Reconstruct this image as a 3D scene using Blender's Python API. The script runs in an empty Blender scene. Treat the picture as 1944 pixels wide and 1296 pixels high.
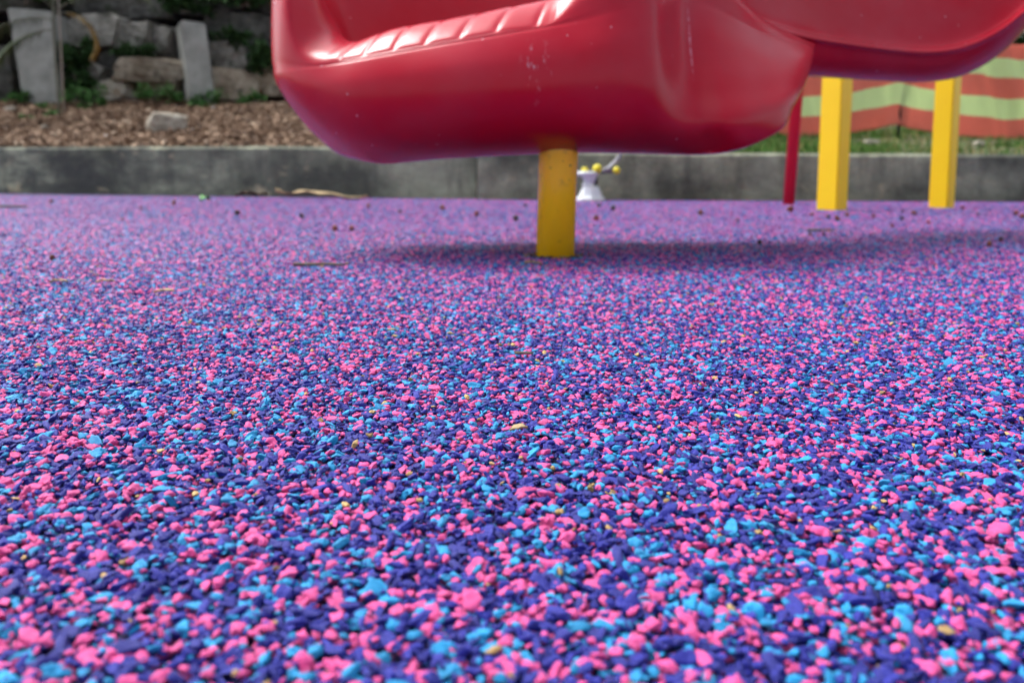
import bpy, bmesh, math, random
import numpy as np
from mathutils import Vector, Matrix, noise

R = math.radians
random.seed(7)
rng = np.random.default_rng(11)
scene = bpy.context.scene
C = scene.collection

# ------------------------------------------------------------------ camera
CAM_H, FPX, PITCH, ROLL, CY = 0.132, 1600.0, R(6.0), R(0.27), 493.0
F_ = Vector((0, math.cos(PITCH), -math.sin(PITCH)))
U0 = Vector((0, math.sin(PITCH), math.cos(PITCH)))
R0 = Vector((1, 0, 0))
R_ = R0 * math.cos(ROLL) + U0 * math.sin(ROLL)
U_ = U0 * math.cos(ROLL) - R0 * math.sin(ROLL)
cam_d = bpy.data.cameras.new('camera')
cam = bpy.data.objects.new('camera', cam_d)
C.objects.link(cam)
M = Matrix((R_, U_, -F_)).transposed().to_4x4()
M.translation = Vector((0, 0, CAM_H))
cam.matrix_world = M
cam_d.sensor_width = 36
cam_d.lens = FPX / 1944 * 36
cam_d.shift_y = -(648 - CY) / 1944
cam_d.clip_start = 0.01
cam_d.clip_end = 500
cam_d.dof.use_dof = True
cam_d.dof.focus_distance = 0.47
cam_d.dof.aperture_fstop = 9.8
scene.camera = cam

# ------------------------------------------------------------------ sky, sun, exposure
SUN_EL, SUN_AZ = R(57), R(-57)          # azimuth measured from +Y towards +X
world = bpy.data.worlds.new('World')
scene.world = world
world.use_nodes = True
wn, wl = world.node_tree.nodes, world.node_tree.links
wn.clear()
sky = wn.new('ShaderNodeTexSky')
sky.sky_type = 'NISHITA'
sky.sun_disc = False
sky.sun_elevation = SUN_EL
sky.sun_rotation = SUN_AZ
sky.air_density = 1.0
sky.dust_density = 4.0
hs = wn.new('ShaderNodeHueSaturation')
hs.inputs['Saturation'].default_value = 0.38      # overcast: the cloud deck greys the blue
bg = wn.new('ShaderNodeBackground')
bg.inputs['Strength'].default_value = 0.11
wo = wn.new('ShaderNodeOutputWorld')
wl.new(sky.outputs[0], hs.inputs['Color'])
wl.new(hs.outputs[0], bg.inputs['Color'])
wl.new(bg.outputs[0], wo.inputs['Surface'])
sun_d = bpy.data.lights.new('sun', 'SUN')
sun_d.energy = 1.5
sun_d.angle = R(25)
sun_d.color = (1.0, 0.98, 0.955)
sun = bpy.data.objects.new('sun', sun_d)
C.objects.link(sun)
sdir = Vector((math.sin(SUN_AZ) * math.cos(SUN_EL), math.cos(SUN_AZ) * math.cos(SUN_EL), math.sin(SUN_EL)))
sun.rotation_euler = sdir.to_track_quat('Z', 'Y').to_euler()
vs = scene.view_settings
vs.view_transform = 'Standard'
vs.look = 'None'
vs.exposure = 1.45
vs.gamma = 1.0
vs.use_curve_mapping = False
scene.cycles.use_denoising = True
scene.cycles.max_bounces = 6
scene.cycles.adaptive_threshold = 0.03


# ------------------------------------------------------------------ helpers
def at(px, py, Y):
    """the point seen at photograph position (px, py) that stands Y metres away"""
    d = F_ + R_ * ((px - 972) / FPX) - U_ * ((py - CY) / FPX)
    return Vector((0, 0, CAM_H)) + d * (Y / d.y)


def on_floor(px, py, z=0.0):
    d = F_ + R_ * ((px - 972) / FPX) - U_ * ((py - CY) / FPX)
    return Vector((0, 0, CAM_H)) + d * ((z - CAM_H) / d.z)


def tag(o, label=None, cat=None, group=None, kind=None):
    if label: o['label'] = label
    if cat: o['category'] = cat
    if group: o['group'] = group
    if kind: o['kind'] = kind
    return o


def empty(name, loc=(0, 0, 0), rz=0.0):
    o = bpy.data.objects.new(name, None)
    C.objects.link(o)
    o.location = loc
    o.rotation_euler = (0, 0, rz)
    o.empty_display_size = 0.05
    return o


def link(name, me, parent=None, loc=None, rot=None):
    o = bpy.data.objects.new(name, me)
    C.objects.link(o)
    if parent is not None:
        o.parent = parent
    if loc is not None: o.location = loc
    if rot is not None: o.rotation_euler = rot
    return o


def mesh(name, verts, faces, mats=None, smooth=True, mat_idx=None):
    me = bpy.data.meshes.new(name)
    me.from_pydata([tuple(v) for v in verts], [], faces)
    if mats is not None:
        for m in (mats if isinstance(mats, (list, tuple)) else [mats]):
            me.materials.append(m)
    if mat_idx is not None:
        me.polygons.foreach_set('material_index', mat_idx)
    me.polygons.foreach_set('use_smooth', [smooth] * len(me.polygons))
    me.update()
    return me


def bm_mesh(name, bm, mat, smooth=False):
    me = bpy.data.meshes.new(name)
    bmesh.ops.recalc_face_normals(bm, faces=bm.faces)
    bm.to_mesh(me)
    bm.free()
    me.materials.append(mat)
    me.polygons.foreach_set('use_smooth', [smooth] * len(me.polygons))
    return me


def lathe(profile, n=32, cap=True):
    """profile: list of (r, z) -> verts, faces"""
    v, f = [], []
    for r, z in profile:
        for k in range(n):
            a = 2 * math.pi * k / n
            v.append((r * math.cos(a), r * math.sin(a), z))
    for i in range(len(profile) - 1):
        for k in range(n):
            k2 = (k + 1) % n
            f.append((i * n + k, i * n + k2, (i + 1) * n + k2, (i + 1) * n + k))
    if cap:
        f.append(tuple(range(n - 1, -1, -1)))
        f.append(tuple(range((len(profile) - 1) * n, len(profile) * n)))
    return v, f


def tube(pts, rad, n=10):
    v, f = [], []
    pts = [Vector(p) for p in pts]
    m = len(pts)
    for i, p in enumerate(pts):
        t = (pts[min(i + 1, m - 1)] - pts[max(i - 1, 0)]).normalized()
        ref = Vector((0, 0, 1)) if abs(t.z) < 0.9 else Vector((1, 0, 0))
        a = t.cross(ref).normalized()
        b = t.cross(a)
        r = rad[i] if isinstance(rad, (list, tuple)) else rad
        for k in range(n):
            q = 2 * math.pi * k / n
            v.append(p + (a * math.cos(q) + b * math.sin(q)) * r)
    for i in range(m - 1):
        for k in range(n):
            k2 = (k + 1) % n
            f.append((i * n + k, i * n + k2, (i + 1) * n + k2, (i + 1) * n + k))
    f.append(tuple(range(n - 1, -1, -1)))
    f.append(tuple(range((m - 1) * n, m * n)))
    return v, f


# ------------------------------------------------------------------ materials
class NT:
    def __init__(self, name):
        self.m = bpy.data.materials.new(name)
        self.m.use_nodes = True
        self.n, self.l = self.m.node_tree.nodes, self.m.node_tree.links
        self.b = self.n['Principled BSDF']
        self.tc = None

    def coord(self, which='Object'):
        if self.tc is None:
            self.tc = self.n.new('ShaderNodeTexCoord')
        return self.tc.outputs[which]

    def noise(self, scale, detail=4, rough=0.55, vec=None, dist=0.0):
        t = self.n.new('ShaderNodeTexNoise')
        t.inputs['Scale'].default_value = scale
        t.inputs['Detail'].default_value = detail
        t.inputs['Roughness'].default_value = rough
        t.inputs['Distortion'].default_value = dist
        self.l.new(vec if vec is not None else self.coord(), t.inputs['Vector'])
        return t.outputs['Fac']

    def voronoi(self, scale, vec=None, feature='F1'):
        t = self.n.new('ShaderNodeTexVoronoi')
        t.feature = feature
        t.inputs['Scale'].default_value = scale
        self.l.new(vec if vec is not None else self.coord(), t.inputs['Vector'])
        return t

    def ramp(self, fac, stops, interp='LINEAR'):
        t = self.n.new('ShaderNodeValToRGB')
        t.color_ramp.interpolation = interp
        e = t.color_ramp.elements
        while len(e) < len(stops):
            e.new(0.5)
        for i, (p, c) in enumerate(stops):
            e[i].position = p
            e[i].color = (c, c, c, 1) if isinstance(c, (int, float)) else (*c, 1)
        self.l.new(fac, t.inputs['Fac'])
        return t.outputs['Color']

    def mix(self, fac, a, b, mode='MIX'):
        t = self.n.new('ShaderNodeMix')
        t.data_type = 'RGBA'
        t.blend_type = mode
        for s, x in ((t.inputs[0], fac), (t.inputs[6], a), (t.inputs[7], b)):
            if isinstance(x, (int, float)):
                s.default_value = x
            elif isinstance(x, tuple):
                s.default_value = (*x, 1)
            else:
                self.l.new(x, s)
        return t.outputs[2]

    def math(self, op, a, b=0.0):
        t = self.n.new('ShaderNodeMath')
        t.operation = op
        for s, x in ((t.inputs[0], a), (t.inputs[1], b)):
            if isinstance(x, (int, float)):
                s.default_value = x
            else:
                self.l.new(x, s)
        return t.outputs[0]

    def scaled(self, sc, loc=(0, 0, 0), which='Object'):
        t = self.n.new('ShaderNodeMapping')
        t.inputs['Scale'].default_value = sc
        t.inputs['Location'].default_value = loc
        self.l.new(self.coord(which), t.inputs['Vector'])
        return t.outputs[0]

    def color(self, x):
        if isinstance(x, tuple):
            self.b.inputs['Base Color'].default_value = (*x, 1)
        else:
            self.l.new(x, self.b.inputs['Base Color'])
        return self

    def rough(self, x):
        if isinstance(x, (int, float)):
            self.b.inputs['Roughness'].default_value = x
        else:
            self.l.new(x, self.b.inputs['Roughness'])
        return self

    def spec(self, x):
        self.b.inputs['Specular IOR Level'].default_value = x
        return self

    def bump(self, h, strength=0.3, dist=0.01):
        t = self.n.new('ShaderNodeBump')
        t.inputs['Strength'].default_value = strength
        t.inputs['Distance'].default_value = dist
        self.l.new(h, t.inputs['Height'])
        self.l.new(t.outputs[0], self.b.inputs['Normal'])
        return self


def varied(name, c1, c2, scale=8, rough=0.8, bump=0.3, bscale=40, bdist=0.01, spec=0.3, detail=6):
    k = NT(name)
    k.color(k.mix(k.ramp(k.noise(scale, detail), [(0.3, 0.0), (0.7, 1.0)]), c1, c2)).rough(rough).spec(spec)
    if bump:
        k.bump(k.noise(bscale, 6), bump, bdist)
    return k.m


PF = on_floor(1054, 487)                 # foot of the slide's post
# --- granule colours
BLUE, PINK, CYAN, TAN = (0.012, 0.016, 0.225), (0.64, 0.070, 0.26), (0.008, 0.24, 0.50), (0.42, 0.27, 0.10)


def granule_mat(name, c, dv=0.25):
    k = NT(name)
    oi = k.n.new('ShaderNodeObjectInfo')
    v = k.ramp(oi.outputs['Random'], [(0.0, 1 - dv), (1.0, 1 + dv)])
    nz = k.ramp(k.noise(260, 3), [(0.3, 0.82), (0.7, 1.1)])
    k.color(k.mix(1.0, k.mix(1.0, c, v, 'MULTIPLY'), nz, 'MULTIPLY')).rough(0.50).spec(0.28)
    k.b.inputs['Sheen Weight'].default_value = 0.09
    k.b.inputs['Sheen Roughness'].default_value = 0.45
    k.bump(k.noise(900, 3), 0.35, 0.0006)
    return k.m


GM = [granule_mat('blue_rubber', BLUE), granule_mat('pink_rubber', PINK, 0.16),
      granule_mat('cyan_rubber', CYAN, 0.22), granule_mat('tan_crumb', TAN, 0.4)]

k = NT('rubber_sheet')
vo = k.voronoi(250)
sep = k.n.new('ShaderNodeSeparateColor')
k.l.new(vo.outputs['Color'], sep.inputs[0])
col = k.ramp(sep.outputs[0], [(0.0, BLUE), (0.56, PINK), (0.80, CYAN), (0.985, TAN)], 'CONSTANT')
gap = k.ramp(vo.outputs['Distance'], [(0.34, 0.0), (0.56, 1.0)])     # shade between the crumbs, painted dark into the sheet colour
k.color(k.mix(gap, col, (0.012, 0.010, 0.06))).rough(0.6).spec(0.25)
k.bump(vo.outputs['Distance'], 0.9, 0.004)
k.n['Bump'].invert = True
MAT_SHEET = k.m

k = NT('underlay_rubber')
k.color((0.03, 0.025, 0.13)).rough(0.8)
MAT_UNDER = k.m

# red plastic: worn in places, drips and scuffs
k = NT('red_plastic')
base = k.mix(k.ramp(k.noise(3.0, 4), [(0.35, 0.0), (0.7, 1.0)]), (0.42, 0.0028, 0.018), (0.37, 0.0032, 0.022))
# dusty film on the outer flare (the side that weathered)
dust = k.ramp(k.noise(5.0, 5, vec=k.scaled((1, 1, 1.3))), [(0.40, 0.0), (0.75, 1.0)])
base = k.mix(k.math('MULTIPLY', dust, 0.10), base, (0.55, 0.25, 0.30))


def blob(kk, p, r, stretch=(1, 1, 1)):
    """1 near point p, fading to 0 at distance r"""
    mp = kk.n.new('ShaderNodeVectorMath'); mp.operation = 'SUBTRACT'
    kk.l.new(kk.coord(), mp.inputs[0]); mp.inputs[1].default_value = p
    ms = kk.n.new('ShaderNodeVectorMath'); ms.operation = 'MULTIPLY'
    kk.l.new(mp.outputs[0], ms.inputs[0]); ms.inputs[1].default_value = stretch
    mp.inputs[1].default_value = Vector(p) - Vector((PF.x, PF.y, 0))
    ml = kk.n.new('ShaderNodeVectorMath'); ml.operation = 'LENGTH'
    kk.l.new(ms.outputs[0], ml.inputs[0])
    return kk.ramp(kk.math('DIVIDE', ml.outputs['Value'], r), [(0.2, 1.0), (1.0, 0.0)])


scuff_n = k.ramp(k.noise(110, 5, 0.7, vec=k.scaled((1, 1, 0.35))), [(0.56, 0.0), (0.62, 1.0)])
sc1 = k.math('MULTIPLY', blob(k, at(1018, 135, 1.19), 0.056, (2.2, 0.4, 1)), scuff_n)
base = k.mix(k.math('MULTIPLY', sc1, 0.5), base, (0.55, 0.42, 0.50))
sp = k.voronoi(30)
spk = k.ramp(sp.outputs['Distance'], [(0.035, 1.0), (0.065, 0.0)])
spk = k.math('MULTIPLY', spk, k.ramp(k.noise(6, 2), [(0.42, 0.0), (0.55, 0.75)]))
base = k.mix(spk, base, (0.62, 0.35, 0.42))
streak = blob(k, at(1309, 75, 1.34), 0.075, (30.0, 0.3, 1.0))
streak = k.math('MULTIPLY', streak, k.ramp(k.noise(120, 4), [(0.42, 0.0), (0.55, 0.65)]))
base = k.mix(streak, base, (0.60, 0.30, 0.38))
k.color(base)
k.rough(k.ramp(k.noise(14, 5), [(0.3, 0.20), (0.75, 0.28)])).spec(0.20)
k.bump(k.noise(420, 3), 0.10, 0.001)
MAT_RED = k.m

k = NT('yellow_paint_round')
dirt = k.ramp(k.noise(60, 5, 0.65), [(0.60, 0.0), (0.70, 1.0)])
pc = k.mix(k.math('MULTIPLY', dirt, 0.40), (0.97, 0.54, 0.010), (0.36, 0.19, 0.03))
spt = k.ramp(k.voronoi(75).outputs['Distance'], [(0.10, 1.0), (0.16, 0.0)])
spt = k.math('MULTIPLY', spt, k.ramp(k.noise(24, 2), [(0.52, 0.0), (0.58, 1.0)]))
k.color(k.mix(spt, pc, (0.10, 0.05, 0.02))).rough(0.22).spec(0.5)
k.bump(k.noise(200, 2), 0.05, 0.001)
MAT_POST = k.m
MAT_YEL = varied('yellow_paint', (0.95, 0.64, 0.008), (0.92, 0.60, 0.008), 6, 0.35, 0.05, 120, 0.001, 0.4)
MAT_REDPOLE = varied('red_paint', (0.68, 0.010, 0.028), (0.62, 0.010, 0.028), 8, 0.35, 0.05, 120, 0.001, 0.4)

# concrete kerb, dark and weathered, lighter scars low down
k = NT('weathered_concrete')
a = k.mix(k.ramp(k.noise(1.7, 7, 0.62), [(0.42, 0.0), (0.57, 1.0)]), (0.085, 0.093, 0.070), (0.40, 0.43, 0.31))
fine = k.ramp(k.noise(22, 8, 0.7), [(0.35, 0.0), (0.68, 1.0)])
a = k.mix(k.math('MULTIPLY', fine, 0.35), a, (0.22, 0.235, 0.175))
drip = k.ramp(k.noise(9, 6, 0.65, vec=k.scaled((1.0, 1.0, 0.16))), [(0.50, 0.0), (0.66, 1.0)])
a = k.mix(k.math('MULTIPLY', drip, 0.55), a, (0.075, 0.078, 0.065))
sx = k.n.new('ShaderNodeSeparateXYZ'); k.l.new(k.coord(), sx.inputs[0])
mould = k.math('MULTIPLY', k.ramp(k.noise(3.4, 6, 0.66, vec=k.scaled((1, 1, 2.4))), [(0.37, 0.0), (0.53, 1.0)]),
               k.ramp(k.math('DIVIDE', k.math('ADD', sx.outputs[0], 4.0), 5.0), [(0.15, 1.0), (0.72, 0.25)]))
a = k.mix(mould, a, (0.060, 0.064, 0.062))
scar = k.ramp(k.noise(5, 6, 0.66, vec=k.scaled((1.0, 1.0, 1.5), (3, 1, 2))), [(0.60, 0.0), (0.70, 1.0)])
a = k.mix(k.math('MULTIPLY', scar, 0.75), a, (0.52, 0.46, 0.30))
pit = k.ramp(k.voronoi(60).outputs['Distance'], [(0.10, 1.0), (0.22, 0.0)])
pit = k.math('MULTIPLY', pit, k.ramp(k.noise(8, 3), [(0.5, 0.0), (0.6, 1.0)]))
a = k.mix(k.math('MULTIPLY', pit, 0.6), a, (0.05, 0.05, 0.045))
k.color(a).rough(0.9).spec(0.2)
k.bump(k.noise(26, 9, 0.68), 0.8, 0.02)
MAT_KERB = k.m

MAT_PILLAR = varied('grey_concrete', (0.17, 0.175, 0.16), (0.31, 0.315, 0.29), 7, 0.9, 0.3, 60, 0.008)


def stone_mat(name, c1, c2, c3):
    k = NT(name)
    oi = k.n.new('ShaderNodeObjectInfo')
    a = k.mix(k.ramp(k.noise(7, 7, 0.62), [(0.38, 0.0), (0.62, 1.0)]), c1, c2)
    a = k.mix(k.ramp(k.noise(13, 6, 0.65), [(0.58, 0.0), (0.66, 0.8)]), a, c3)
    geo = k.n.new('ShaderNodeNewGeometry')
    k.color(k.mix(1.0, a, k.ramp(oi.outputs['Random'], [(0, 0.75), (1, 1.2)]), 'MULTIPLY')).rough(0.92).spec(0.2)
    k.bump(k.noise(24, 9, 0.68), 1.0, 0.04)
    return k.m


MAT_ST_GREY = stone_mat('grey_stone', (0.12, 0.118, 0.10), (0.36, 0.35, 0.31), (0.04, 0.055, 0.03))
MAT_ST_TAN = stone_mat('tan_stone', (0.21, 0.165, 0.115), (0.48, 0.42, 0.33), (0.09, 0.075, 0.055))
MAT_ST_PALE = stone_mat('pale_stone', (0.34, 0.31, 0.25), (0.56, 0.52, 0.44), (0.22, 0.13, 0.06))
MAT_ST_DARK = stone_mat('dark_stone', (0.055, 0.055, 0.05), (0.14, 0.14, 0.125), (0.03, 0.045, 0.022))
MAT_SOIL = varied('dark_soil', (0.022, 0.018, 0.014), (0.05, 0.042, 0.03), 9, 0.95, 0.6, 30, 0.03)
MAT_MULCHBASE = varied('mulch_soil', (0.06, 0.036, 0.022), (0.11, 0.065, 0.04), 20, 0.95, 0.8, 60, 0.02)


def chip_mat(name, stops):
    k = NT(name)
    at_ = k.n.new('ShaderNodeAttribute'); at_.attribute_name = 'tint'
    k.color(k.ramp(at_.outputs['Fac'], stops)).rough(0.85).spec(0.2)
    return k.m


MAT_CHIP = chip_mat('wood_chip', [(0.0, (0.04, 0.024, 0.016)), (0.45, (0.16, 0.098, 0.062)), (0.75, (0.27, 0.18, 0.118)),
                                 (0.93, (0.42, 0.31, 0.215)), (1.0, (0.55, 0.44, 0.33))])
MAT_GRASS = chip_mat('grass_blade', [(0.0, (0.03, 0.075, 0.012)), (0.5, (0.055, 0.14, 0.022)), (0.85, (0.09, 0.19, 0.035)), (1.0, (0.24, 0.20, 0.08))])
MAT_LEAF = chip_mat('leaf_dark', [(0.0, (0.010, 0.026, 0.009)), (0.6, (0.026, 0.065, 0.018)), (1.0, (0.05, 0.11, 0.03))])
MAT_WEED = chip_mat('leaf_bright', [(0.0, (0.03, 0.085, 0.02)), (0.6, (0.055, 0.15, 0.035)), (1.0, (0.10, 0.22, 0.06))])
MAT_PALM = chip_mat('palm_leaf', [(0.0, (0.03, 0.05, 0.022)), (0.6, (0.055, 0.085, 0.04)), (1.0, (0.10, 0.12, 0.06))])
MAT_DRYPALM = chip_mat('dry_palm_leaf', [(0.0, (0.14, 0.08, 0.02)), (1.0, (0.28, 0.18, 0.05))])
MAT_TURF = varied('turf_soil', (0.05, 0.075, 0.025), (0.10, 0.085, 0.05), 4, 0.95, 0.6, 50, 0.02)
MAT_BARK = varied('bark', (0.10, 0.085, 0.07), (0.17, 0.15, 0.12), 12, 0.9, 0.6, 40, 0.01)
MAT_PSTEM = varied('palm_stem', (0.10, 0.11, 0.075), (0.17, 0.17, 0.13), 18, 0.8, 0.4, 60, 0.005)
MAT_WOOD = varied('pale_wood', (0.34, 0.31, 0.27), (0.44, 0.41, 0.36), 10, 0.85, 0.3, 60, 0.003)
MAT_GROUND = varied('earth', (0.06, 0.07, 0.035), (0.10, 0.09, 0.05), 0.6, 0.95, 0.4, 10, 0.03)
MAT_WHITE = varied('white_plastic', (0.72, 0.76, 0.78), (0.62, 0.67, 0.70), 12, 0.4, 0.05, 60, 0.001)
MAT_GREYM = varied('grey_metal', (0.42, 0.44, 0.47), (0.36, 0.38, 0.41), 12, 0.35, 0.03, 60, 0.001)
MAT_BALL = varied('yellow_plastic', (0.75, 0.66, 0.03), (0.68, 0.58, 0.03), 20, 0.35, 0.03, 80, 0.001)
MAT_BLACK = varied('black_metal', (0.02, 0.02, 0.022), (0.035, 0.03, 0.03), 12, 0.6, 0.1, 60, 0.001)
MAT_PURPLE = varied('purple_metal', (0.08, 0.05, 0.11), (0.06, 0.04, 0.09), 12, 0.5, 0.1, 60, 0.001)


def fabric(name, c1, c2):
    k = NT(name)
    w = k.noise(60, 4, vec=k.scaled((0.3, 1, 4)))
    k.color(k.mix(k.ramp(w, [(0.3, 0.0), (0.7, 1.0)]), c1, c2)).rough(0.7).spec(0.3)
    k.bump(k.voronoi(420).outputs['Distance'], 0.4, 0.002)
    tr = k.n.new('ShaderNodeBsdfTranslucent'); tr.inputs['Color'].default_value = (*c1, 1)
    mx = k.n.new('ShaderNodeMixShader'); mx.inputs[0].default_value = 0.5
    k.l.new(k.b.outputs[0], mx.inputs[1]); k.l.new(tr.outputs[0], mx.inputs[2])
    hole = k.n.new('ShaderNodeBsdfTransparent')
    m2 = k.n.new('ShaderNodeMixShader'); m2.inputs[0].default_value = 0.13        # open weave
    k.l.new(mx.outputs[0], m2.inputs[1]); k.l.new(hole.outputs[0], m2.inputs[2])
    k.l.new(m2.outputs[0], k.n['Material Output'].inputs['Surface'])
    return k.m


MAT_ORANGE = fabric('orange_mesh_fabric', (0.80, 0.27, 0.20), (0.68, 0.20, 0.15))
MAT_GREEN = fabric('green_mesh_fabric', (0.74, 0.85, 0.50), (0.66, 0.80, 0.43))
MAT_BERRY = varied('berry_skin', (0.20, 0.055, 0.02), (0.12, 0.03, 0.02), 200, 0.6, 0.3, 300, 0.002)
MAT_BERRYD = varied('dark_berry_skin', (0.035, 0.02, 0.02), (0.06, 0.03, 0.025), 200, 0.6, 0.3, 300, 0.002)
MAT_TWIG = varied('dead_twig', (0.10, 0.085, 0.065), (0.17, 0.14, 0.10), 60, 0.9, 0.4, 300, 0.001)
MAT_SAND = varied('dry_tan_leaf', (0.36, 0.28, 0.16), (0.25, 0.18, 0.09), 60, 0.85, 0.4, 200, 0.001)
MAT_GLEAF = varied('fresh_green_leaf', (0.06, 0.20, 0.05), (0.09, 0.26, 0.07), 60, 0.6, 0.3, 200, 0.001)
MAT_DLEAF = varied('dead_brown_leaf', (0.07, 0.045, 0.03), (0.13, 0.085, 0.05), 60, 0.85, 0.4, 200, 0.001)

# ------------------------------------------------------------------ setting: ground, floor
g = 120
me = mesh('ground', [(-g, -g, -0.06), (g, -g, -0.06), (g, g, -0.06), (-g, g, -0.06)], [(0, 1, 2, 3)], MAT_GROUND)
tag(link('ground', me), kind='structure')

KL0, KL1 = on_floor(0, 366.5), on_floor(905, 377)
KR0, KR1 = on_floor(905, 378.5), on_floor(1944, 383)
dl = (KL0 - KL1).normalized(); dr = (KR1 - KR0).normalized()
KLE = KL1 + dl * 5.5
KRE = KR0 + dr * 6.5
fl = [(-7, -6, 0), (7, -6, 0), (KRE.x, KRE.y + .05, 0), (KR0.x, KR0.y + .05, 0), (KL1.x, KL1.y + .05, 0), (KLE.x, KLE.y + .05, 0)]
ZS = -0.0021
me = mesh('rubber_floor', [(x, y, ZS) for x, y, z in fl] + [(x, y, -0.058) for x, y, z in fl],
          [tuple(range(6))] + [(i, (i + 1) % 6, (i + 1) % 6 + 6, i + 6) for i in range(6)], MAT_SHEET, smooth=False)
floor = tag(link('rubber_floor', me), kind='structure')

# ------------------------------------------------------------------ rubber granules
NSH = 12


def granule_shape(seed):
    r = random.Random(seed)
    bm = bmesh.new()
    bmesh.ops.create_icosphere(bm, subdivisions=3, radius=1.0)
    planes = []
    for _ in range(9):
        n = Vector((r.gauss(0, 1), r.gauss(0, 1), r.gauss(0, 1))).normalized()
        planes.append((n, r.uniform(0.36, 0.85)))
    off = Vector((r.uniform(0, 50), r.uniform(0, 50), r.uniform(0, 50)))
    for v in bm.verts:
        p = v.co.copy()
        for _ in range(2):
            for n, d in planes:
                s = p.dot(n)
                if s > d:
                    p -= n * (s - d) * 0.92
        p *= 1 + 0.42 * noise.noise(p * 1.6 + off) + 0.16 * noise.noise(p * 4.5 + off)
        v.co = p
    sx, sy, sz = r.uniform(1.05, 1.55), r.uniform(0.8, 1.15), r.uniform(0.42, 0.72)
    for v in bm.verts:
        v.co = Vector((v.co.x * sx, v.co.y * sy, v.co.z * sz))
    return bm


src = bpy.data.collections.new('granule_shapes')     # never linked to the scene: only a palette for the instancer
shape_meshes = []
idx = 0
for c in range(4):
    for s in range(NSH):
        me = bm_mesh('granule', granule_shape(100 * c + s), GM[c], True)
        shape_meshes.append(me)
        o = bpy.data.objects.new('palette_%03d' % idx, me)
        src.objects.link(o)
        idx += 1


def scatter(y0, y1, pitch, grow):
    ny = int((y1 - y0) / pitch)
    out = []
    for j in range(ny):
        y = y0 + j * pitch
        w = 0.66 * y + 0.34
        nx = int(2 * w / pitch)
        xs = -w + (np.arange(nx) + 0.5 * (j % 2)) * pitch
        ys = np.full(nx, y)
        out.append(np.stack([xs + rng.uniform(-.55, .55, nx) * pitch, ys + rng.uniform(-.55, .55, nx) * pitch,
                             rng.uniform(-0.0023, 0.0009, nx), np.full(nx, grow)], 1))
    return np.concatenate(out)


P = np.concatenate([scatter(0.10, 1.0, 0.0027, 0.74), scatter(1.0, 1.6, 0.0031, 0.82), scatter(1.6, 2.3, 0.0044, 0.95), scatter(2.3, 4.02, 0.0066, 1.1)])
P = P[P[:, 1] < np.where(P[:, 0] < KL1.x, KL1.y + (P[:, 0] - KL1.x) / (KL0.x - KL1.x) * (KL0.y - KL1.y), KR0.y + (P[:, 0] - KR0.x) / (KR1.x - KR0.x) * (KR1.y - KR0.y)) - .006]
# trowelled flatter with distance, shaped so the far floor reads brighter
FL = np.clip(1 - (P[:, 1] - 0.8) / 1.1 * 0.65, 0.35, 1.0)
P[:, 2] *= FL
# keep clear of the post foot
pf = on_floor(1054, 487)
kp = np.hypot(P[:, 0] - pf.x, P[:, 1] - pf.y) > 0.0315
P, FL = P[kp], FL[kp]
N = len(P)
cvals = rng.random(N)
cidx = np.digitize(cvals, [0.53, 0.81, 0.993])
vid = cidx * NSH + rng.integers(0, NSH, N)
size = np.clip(rng.lognormal(math.log(0.0025), 0.36, N), 0.0010, 0.0048) * P[:, 3]
size[cidx == 3] *= 0.62
rot = np.stack([rng.normal(0, 0.34, N) * FL, rng.normal(0, 0.34, N) * FL, rng.uniform(0, 6.283, N)], 1)
P[:, 2] += 0.0003 + (0.0025 - size) * 0.35
P[cidx == 3, 2] += 0.0016
# nearest 300 in view become single pieces
px_ok = np.zeros(N, bool)
dist = np.sqrt(P[:, 0] ** 2 + P[:, 1] ** 2 + (CAM_H - P[:, 2]) ** 2)
rel = P[:, :3] - np.array([0, 0, CAM_H])
zc = rel @ np.array(F_); xc = rel @ np.array(R_) / zc * FPX + 972; yc = CY - rel @ np.array(U_) / zc * FPX
inview = (xc > 2) & (xc < 1942) & (yc < 1292)
show = np.where(inview, size / dist, 0)
near = np.argsort(-show)[:300]
for i in near:
    o = link('granule', shape_meshes[vid[i]], floor, tuple(P[i, :3]), tuple(rot[i]))
    o.scale = (size[i], size[i], size[i] * FL[i])
rest = np.ones(N, bool); rest[near] = False
me = bpy.data.meshes.new('granules')
me.vertices.add(int(rest.sum()))
me.vertices.foreach_set('co', P[rest, :3].astype(np.float32).ravel())
for nm, ty, key, data in (('rot', 'FLOAT_VECTOR', 'vector', rot[rest]), ('scl', 'FLOAT_VECTOR', 'vector', np.stack([size, size, size * FL], 1)[rest]), ('vid', 'INT', 'value', vid[rest])):
    a = me.attributes.new(nm, ty, 'POINT')
    a.data.foreach_set(key, np.ascontiguousarray(data, dtype=np.int32 if ty == 'INT' else np.float32).ravel())
gran = tag(link('granules', me, floor), kind='stuff')
ng = bpy.data.node_groups.new('granule_scatter', 'GeometryNodeTree')
ng.interface.new_socket('Geometry', in_out='INPUT', socket_type='NodeSocketGeometry')
ng.interface.new_socket('Geometry', in_out='OUTPUT', socket_type='NodeSocketGeometry')
gi = ng.nodes.new('NodeGroupInput'); go = ng.nodes.new('NodeGroupOutput')
ip = ng.nodes.new('GeometryNodeInstanceOnPoints')
ci = ng.nodes.new('GeometryNodeCollectionInfo')
ci.inputs['Collection'].default_value = src
ci.inputs['Separate Children'].default_value = True
ci.inputs['Reset Children'].default_value = True
ip.inputs['Pick Instance'].default_value = True


def named(nm, ty):
    t = ng.nodes.new('GeometryNodeInputNamedAttribute')
    t.data_type = ty
    t.inputs['Name'].default_value = nm
    return t.outputs['Attribute']


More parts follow.
